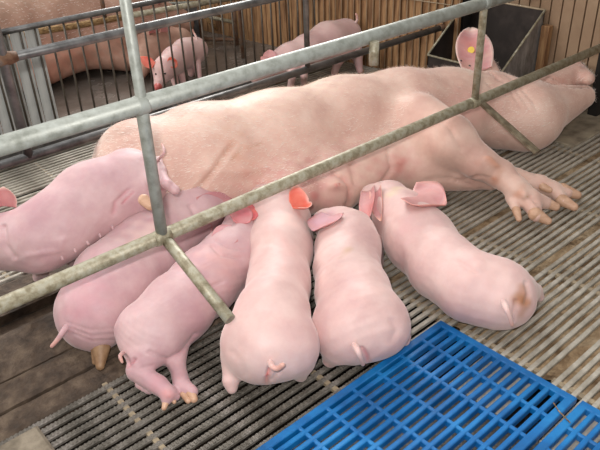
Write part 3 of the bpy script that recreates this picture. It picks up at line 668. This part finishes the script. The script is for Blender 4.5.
hoof(t, (0.473,0.925,0.013,0.0123), (0.469,0.906,0.007,0.0081), h=.002); hoof(t, (0.462,0.932,0.010,0.0092), (0.458,0.911,0.006,0.0061), h=.002)
tail([(0.401,1.045,0.085), (0.392,1.046,0.080), (0.390,1.038,0.070)], M['piglet_mauve'], t, .005, .003)

# fourth: rump toward the camera, curled tail
t = new_piglet('nursing piglet in the middle with curled tail, rump toward the viewer, left of the pair', .7, .9)
pr = ch([(0.633,0.858,0.090,0.0803), (0.686,0.912,0.092,0.0775), (0.772,0.991,0.095,0.0679), (0.864,1.097,0.100,0.0768), (0.945,1.196,0.105,0.0791), (0.977,1.254,0.115,0.0597), (0.969,1.295,0.130,0.0383)], .03)
pr += [('e', (0.610,0.879,0.080), (.067, .075, .07), (0, 0, 0), .03), ('e', (0.665,0.835,0.080), (.062, .07, .068), (0, 0, 0), .03)]
pr += [('c', (0.575,0.899,0.050,0.0333), (0.547,0.882,0.025,0.0165), .012), ('c', (0.547,0.882,0.025,0.0165), (0.542,0.873,0.012,0.0113), .008), ('c', (0.669,0.804,0.040,0.0290), (0.668,0.805,0.015,0.0167), .012)]
pr += [('c', (0.900,1.216,0.060,0.0372), (0.867,1.196,0.015,0.0211), .01), ('c', (0.972,1.145,0.060,0.0370), (0.966,1.125,0.015,0.0212), .01)]
organic('body', pr, .0042, M['piglet'], t, [((0.555,0.766,0.110), .012, rgb('c9504a'), .9), ((0.555,0.767,0.130), .03, rgb('c98d88'), .6), ((0.883,1.093,0.180), .05, rgb('ecc9bf'), .6), ((0.600,0.735,0.150), .01, rgb('c08060'), .7), ((0.820,1.027,0.180), (.04, .09, .05), rgb('dba9a2'), .5)], noise=.0006, nscale=40,
        strokes=[([(0.644,0.875,0.000), (0.620,0.856,0.000), (0.603,0.839,0.000)], .004, -.009, rgb('cf7a74'), .7), ([(0.623,0.861,0.000)], .0035, .006, rgb('d0564c'), .9), ([(0.648,0.854,0.000), (0.624,0.844,0.000)], .004, -.004), ([(0.615,0.974,0.000), (0.608,0.935,0.000), (0.593,0.898,0.000)], .008, -.002)])
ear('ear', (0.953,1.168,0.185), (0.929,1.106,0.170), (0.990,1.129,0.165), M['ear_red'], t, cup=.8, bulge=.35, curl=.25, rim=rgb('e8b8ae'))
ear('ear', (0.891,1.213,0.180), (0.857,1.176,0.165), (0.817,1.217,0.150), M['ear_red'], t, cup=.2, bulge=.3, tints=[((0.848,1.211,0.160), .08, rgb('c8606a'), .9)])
tail([(0.551,0.747,0.165), (0.540,0.728,0.170), (0.541,0.715,0.172), (0.554,0.715,0.172)], M['piglet'], t, .007, .0052)

# fifth
t = new_piglet('nursing piglet just left of the blue mat corner with straight hanging tail', .95, .85)
pr = ch([(0.826,0.784,0.088,0.0881), (0.874,0.853,0.090,0.0789), (0.933,0.931,0.094,0.0737), (0.990,0.985,0.100,0.0766), (1.026,1.024,0.105,0.0634), (1.035,1.066,0.110,0.0439), (1.012,1.094,0.120,0.0310)], .03)
pr += [('e', (0.785,0.789,0.075), (.07, .075, .068), (0, 0, 0), .03), ('e', (0.845,0.750,0.075), (.07, .07, .065), (0, 0, 0), .03)]
pr += [('c', (0.885,0.744,0.050,0.0328), (0.899,0.726,0.025,0.0198), .012), ('c', (0.899,0.726,0.025,0.0198), (0.895,0.719,0.014,0.0132), .006), ('c', (0.749,0.783,0.040,0.0297), (0.743,0.792,0.015,0.0171), .012), ('c', (1.085,0.999,0.060,0.0363), (1.088,0.979,0.015,0.0209), .01)]
organic('body', pr, .0042, M['piglet'], t, [((0.895,0.900,0.190), (.04, .02, .04), rgb('b98f62'), .6), ((0.737,0.685,0.110), .02, rgb('cd7f80'), .5), ((1.006,1.064,0.170), .04, rgb('c994a0'), .6)], noise=.0006, nscale=40,
        strokes=[([(0.832,0.783,0.000), (0.822,0.758,0.000), (0.805,0.739,0.000)], .004, -.008, rgb('cf8086'), .6), ([(0.954,0.803,0.000), (0.935,0.771,0.000), (0.895,0.751,0.000)], .008, -.003), ([(1.195,1.265,0.000), (1.179,1.231,0.000)], .005, -.001)])
ear('ear', (0.983,1.037,0.190), (0.963,0.995,0.185), (0.924,1.038,0.155), M['ear'], t, cup=.2, bulge=.3, tints=[((0.969,1.055,0.160), .08, rgb('c59aa6'), .95)])
tail([(0.697,0.679,0.160), (0.693,0.664,0.155), (0.691,0.655,0.145), (0.693,0.649,0.130)], M['piglet'], t, .008, .0045)

# sixth, on the right, pointing to the lower right
t = new_piglet('rightmost nursing piglet, its rump with brown stain and tail lying on the metal slats', 1.25, .95)
pr = ch([(1.121,0.644,0.082,0.0746), (1.091,0.688,0.085,0.0763), (1.103,0.779,0.090,0.0771), (1.151,0.890,0.095,0.0830), (1.196,0.988,0.100,0.0714), (1.228,1.067,0.105,0.0549), (1.222,1.122,0.105,0.0335)], .03)
pr += [('e', (1.120,0.631,0.075), (.075, .08, .07), (0, 0, 0), .03)]
pr += [('c', (1.184,0.619,0.060,0.0461), (1.243,0.617,0.030,0.0214), .015), ('c', (1.243,0.617,0.030,0.0214), (1.255,0.606,0.015,0.0119), .008), ('c', (1.098,0.644,0.040,0.0364), (1.109,0.627,0.015,0.0183), .012)]
pr += [('c', (1.140,0.911,0.060,0.0358), (1.151,0.904,0.015,0.0181), .01), ('c', (1.213,0.873,0.060,0.0335), (1.259,0.878,0.015,0.0186), .01)]
organic('body', pr, .0042, M['piglet'], t, [((1.096,0.565,0.110), (.035, .035, .05), rgb('a5704c'), .95), ((1.109,0.568,0.120), .025, rgb('b57c5c'), .8), ((1.194,1.014,0.160), (.05, .04, .04), rgb('d5bd9a'), .8), ((1.082,0.885,0.170), .06, rgb('dba8a8'), .4), ((1.062,0.628,0.150), .08, rgb('e6c3bc'), .4)], noise=.0006, nscale=40,
        strokes=[([(1.224,0.647,0.000), (1.175,0.620,0.000), (1.146,0.607,0.000)], .004, -.006), ([(1.306,0.671,0.000), (1.268,0.639,0.000), (1.228,0.622,0.000)], .005, -.005), ([(1.262,0.840,0.000), (1.250,0.787,0.000)], .01, -.005)])
ear('ear', (1.209,0.995,0.185), (1.146,0.920,0.180), (1.266,0.903,0.145), M['ear'], t, cup=.25, bulge=.45, lift=.02, rim=rgb('e2a59c'), tints=[((1.270,0.950,0.125), .05, rgb('de7468'), .95), ((1.221,0.986,0.160), .03, PALE, .6)])
ear('ear', (1.120,1.021,0.200), (1.126,1.000,0.200), (1.037,0.921,0.185), M['ear'], t, cup=.7, bulge=.1, rim=rgb('edb8a4'))
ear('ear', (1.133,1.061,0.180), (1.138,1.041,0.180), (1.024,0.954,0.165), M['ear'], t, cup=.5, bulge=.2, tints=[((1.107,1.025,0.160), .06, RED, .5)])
tail([(1.028,0.572,0.145), (1.024,0.561,0.135), (1.024,0.551,0.120), (1.035,0.547,0.090)], M['piglet'], t, .008, .0045)

# ---------------------------------------------------------------- piglets behind the crate
GB = 'piglets behind the crate'
t = empty('piglet', (1.55, 2.65, 0), 'small piglet facing the viewer behind the rods, with orange-red ears', 'piglet', GB)
pr = ch([(1.706,2.726,0.100,0.0620), (1.649,2.717,0.100,0.0660), (1.535,2.631,0.110,0.0588), (1.432,2.549,0.115,0.0523)], .02)
pr += [('c', (1.427,2.561,0.100,0.0481), (1.382,2.530,0.060,0.0217), .012), ('c', (1.376,2.528,0.062,0.0199), (1.361,2.504,0.058,0.0198), .005)]
pr += [('c', (1.569,2.652,0.070,0.0230), (1.542,2.591,0.010,0.0137), .01), ('c', (1.511,2.628,0.070,0.0227), (1.494,2.582,0.010,0.0136), .01), ('c', (1.672,2.674,0.070,0.0236), (1.630,2.599,0.010,0.0139), .01), ('c', (1.671,2.723,0.070,0.0238), (1.638,2.677,0.010,0.0142), .01)]
organic('body', pr, .005, M['piglet'], t)
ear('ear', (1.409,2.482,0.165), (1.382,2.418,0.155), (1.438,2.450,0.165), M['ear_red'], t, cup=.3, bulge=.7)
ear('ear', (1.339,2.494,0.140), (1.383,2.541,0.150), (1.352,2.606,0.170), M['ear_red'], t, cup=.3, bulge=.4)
eye(t, (1.344,2.398,0.145)); eye(t, (1.338,2.463,0.130))
q = (1.343,2.472,0.070,0.0178); organic('snout_disc', [('c', q, (q[0] - .003, q[1] - .004, q[2], q[3] * .9), .002)], .003, M['nostril'], t)
tail([(1.702,2.693,0.150), (1.718,2.723,0.160), (1.731,2.758,0.170), (1.748,2.792,0.175)], M['piglet'], t, .006, .004)

t = empty('piglet', (2.05, 2.15, 0), 'piglet seen from its side beyond the back of the sow, tail raised, head low', 'piglet', GB)
pr = ch([(2.220,2.231,0.150,0.0794), (2.098,2.218,0.150,0.0866), (1.963,2.205,0.145,0.0666), (1.863,2.213,0.130,0.0612), (1.786,2.245,0.110,0.0479)], .025)
pr += [('c', (1.771,2.241,0.110,0.0434), (1.717,2.283,0.060,0.0219), .015)]
pr += [('c', (2.246,2.211,0.120,0.0470), (2.223,2.155,0.070,0.0256), .012), ('c', (2.223,2.155,0.070,0.0256), (2.202,2.115,0.012,0.0149), .008), ('c', (2.158,2.163,0.120,0.0412), (2.099,2.155,0.070,0.0205), .012), ('c', (2.099,2.155,0.070,0.0205), (2.090,2.173,0.012,0.0148), .008), ('c', (1.901,2.177,0.120,0.0350), (1.861,2.122,0.070,0.0152), .012), ('c', (1.861,2.122,0.070,0.0152), (1.885,2.151,0.012,0.0142), .008), ('c', (1.858,2.181,0.120,0.0348), (1.808,2.140,0.070,0.0151), .012), ('c', (1.808,2.140,0.070,0.0151), (1.808,2.157,0.012,0.0140), .008)]
organic('body', pr, .005, M['piglet'], t, [((1.976,2.016,0.200), .06, rgb('cf8e88'), .5)])
ear('ear', (1.715,2.195,0.150), (1.757,2.186,0.155), (1.782,2.254,0.175), M['ear'], t, cup=.3)
ear('ear', (1.720,2.203,0.130), (1.752,2.202,0.140), (1.725,2.240,0.160), M['ear'], t, cup=.3)
tail([(2.265,2.211,0.200), (2.281,2.213,0.215), (2.291,2.223,0.230), (2.300,2.239,0.235)], M['piglet'], t, .007, .005)
for q in ((2.101,2.170,0.010,0.0139), (2.210,2.116,0.010,0.0140)): hoof(t, q, (q[0] - .008, q[1] - .008, .008, .007), h=.003)

t = empty('piglet', (1.75, 3.0, 0), 'tan-pink young pig lying behind the red-eared piglet, back humped', 'piglet', GB)
pr = ch([(1.753,2.933,0.090,0.0702), (1.682,2.960,0.090,0.0847), (1.575,2.924,0.090,0.0826), (1.480,2.839,0.080,0.0659)], .02) + [('c', (1.811,2.974,0.060,0.0462), (1.842,2.934,0.030,0.0206), .01), ('c', (1.480,2.841,0.070,0.0566), (1.410,2.745,0.050,0.0275), .01)]
organic('body', pr, .006, M['sow_far'], t)
ear('ear', (1.518,2.805,0.200), (1.562,2.807,0.200), (1.530,2.752,0.270), M['ear'], t, cup=.3)
ear('ear', (1.572,2.796,0.200), (1.591,2.774,0.200), (1.591,2.742,0.260), M['ear'], t, cup=.3)

# ---------------------------------------------------------------- neighbouring sow with her rail
t = empty('sow', (1.2, 3.2, 0), 'brownish pink hairy sow lying in the next crate at the upper left', 'pig')
pr = ch([(.55, 3.20, .24, .24), (.90, 3.22, .25, .26), (1.25, 3.22, .25, .25), (1.50, 3.16, .21, .19), (1.68, 3.12, .17, .13), (1.86, 3.10, .13, .08)], .08)
pr += [('c', (1.3, 3.05, .15, .11), (1.45, 2.95, .06, .05), .04), ('c', (.6, 3.0, .14, .12), (.7, 2.88, .06, .06), .04), ('e', (1.0, 3.06, .12), (.32, .14, .11), (0, 0, 0), .05)]
so2 = organic('body', pr, .013, M['sow_far'], t, [((1.0, 2.95, .12), (.5, .16, .15), rgb('cf917c'), .8), ((.9, 3.2, .46), (.9, .36, .22), rgb('a28a76'), .85)], noise=.002, nscale=12)
hairs(so2, 6000, .02, t, 0, lambda c: c[2] > .2, .0008)
ear('ear', (1.60, 3.08, .26), (1.70, 3.06, .25), (1.66, 3.0, .40), M['ear'], t, thick=.008, snap=False)
ear('ear', (1.60, 3.2, .26), (1.70, 3.2, .25), (1.64, 3.28, .40), M['ear'], t, thick=.008, snap=False)
t = empty('crate_rail', (1.3, 2.82, 0), 'straw-caked rail on short posts in front of the neighbouring sow', 'railing')
tube('rail', [(.9, 2.86, .3), (1.05, 2.84, .302), (1.2, 2.82, .299), (1.42, 2.80, .3)], .014, M['straw'], t, 12)
tube('rail', [(1.42, 2.80, .3), (2.0, 2.72, .3)], .013, M['galv_worn'], t, 12)
for (x, y_, z) in ((.80, 2.87, 0), (1.32, 2.81, .3), (1.98, 2.72, 0)): tube('post', [(x, y_, z), (x, y_, .52)], .009, M['rust'], t, 10)
t = empty('grey_partition', (1.95, 3.25, 0), 'low grey partition panel standing behind the red-eared piglet', 'panel')
G().hexa([(1.80, 3.38, 0), (2.04, 3.16, 0), (2.05, 3.18, 0), (1.81, 3.40, 0), (1.80, 3.38, .2), (2.04, 3.16, .2), (2.05, 3.18, .2), (1.81, 3.40, .2)]).obj('sheet', M['galv_dark'], t)
tube('top_edge', [(1.80, 3.385, .2), (2.045, 3.165, .2)], .009, M['galv'], t, 10)
t = empty('pipe_stand', (2.05, 3.0, 0), 'rusty brown low pipe stand in the far pen corner', 'stand')
for a, b in (((1.98, 3.08, 0), (1.98, 3.08, .34)), ((2.10, 2.93, 0), (2.10, 2.93, .34)), ((1.98, 3.08, .16), (2.10, 2.93, .12)), ((1.98, 3.08, .03), (2.10, 2.93, .03)), ((1.98, 3.08, .32), (2.10, 2.93, .32))):
    tube('pipe', [a, b], .010, M['rust'] if a[2] != .16 else M['galv_worn'], t, 10)
tube('elbow', [(1.98, 3.08, .22), (1.95, 3.0, .2), (1.96, 2.97, .15), (2.0, 2.96, .1)], .009, M['straw'], t, 10)
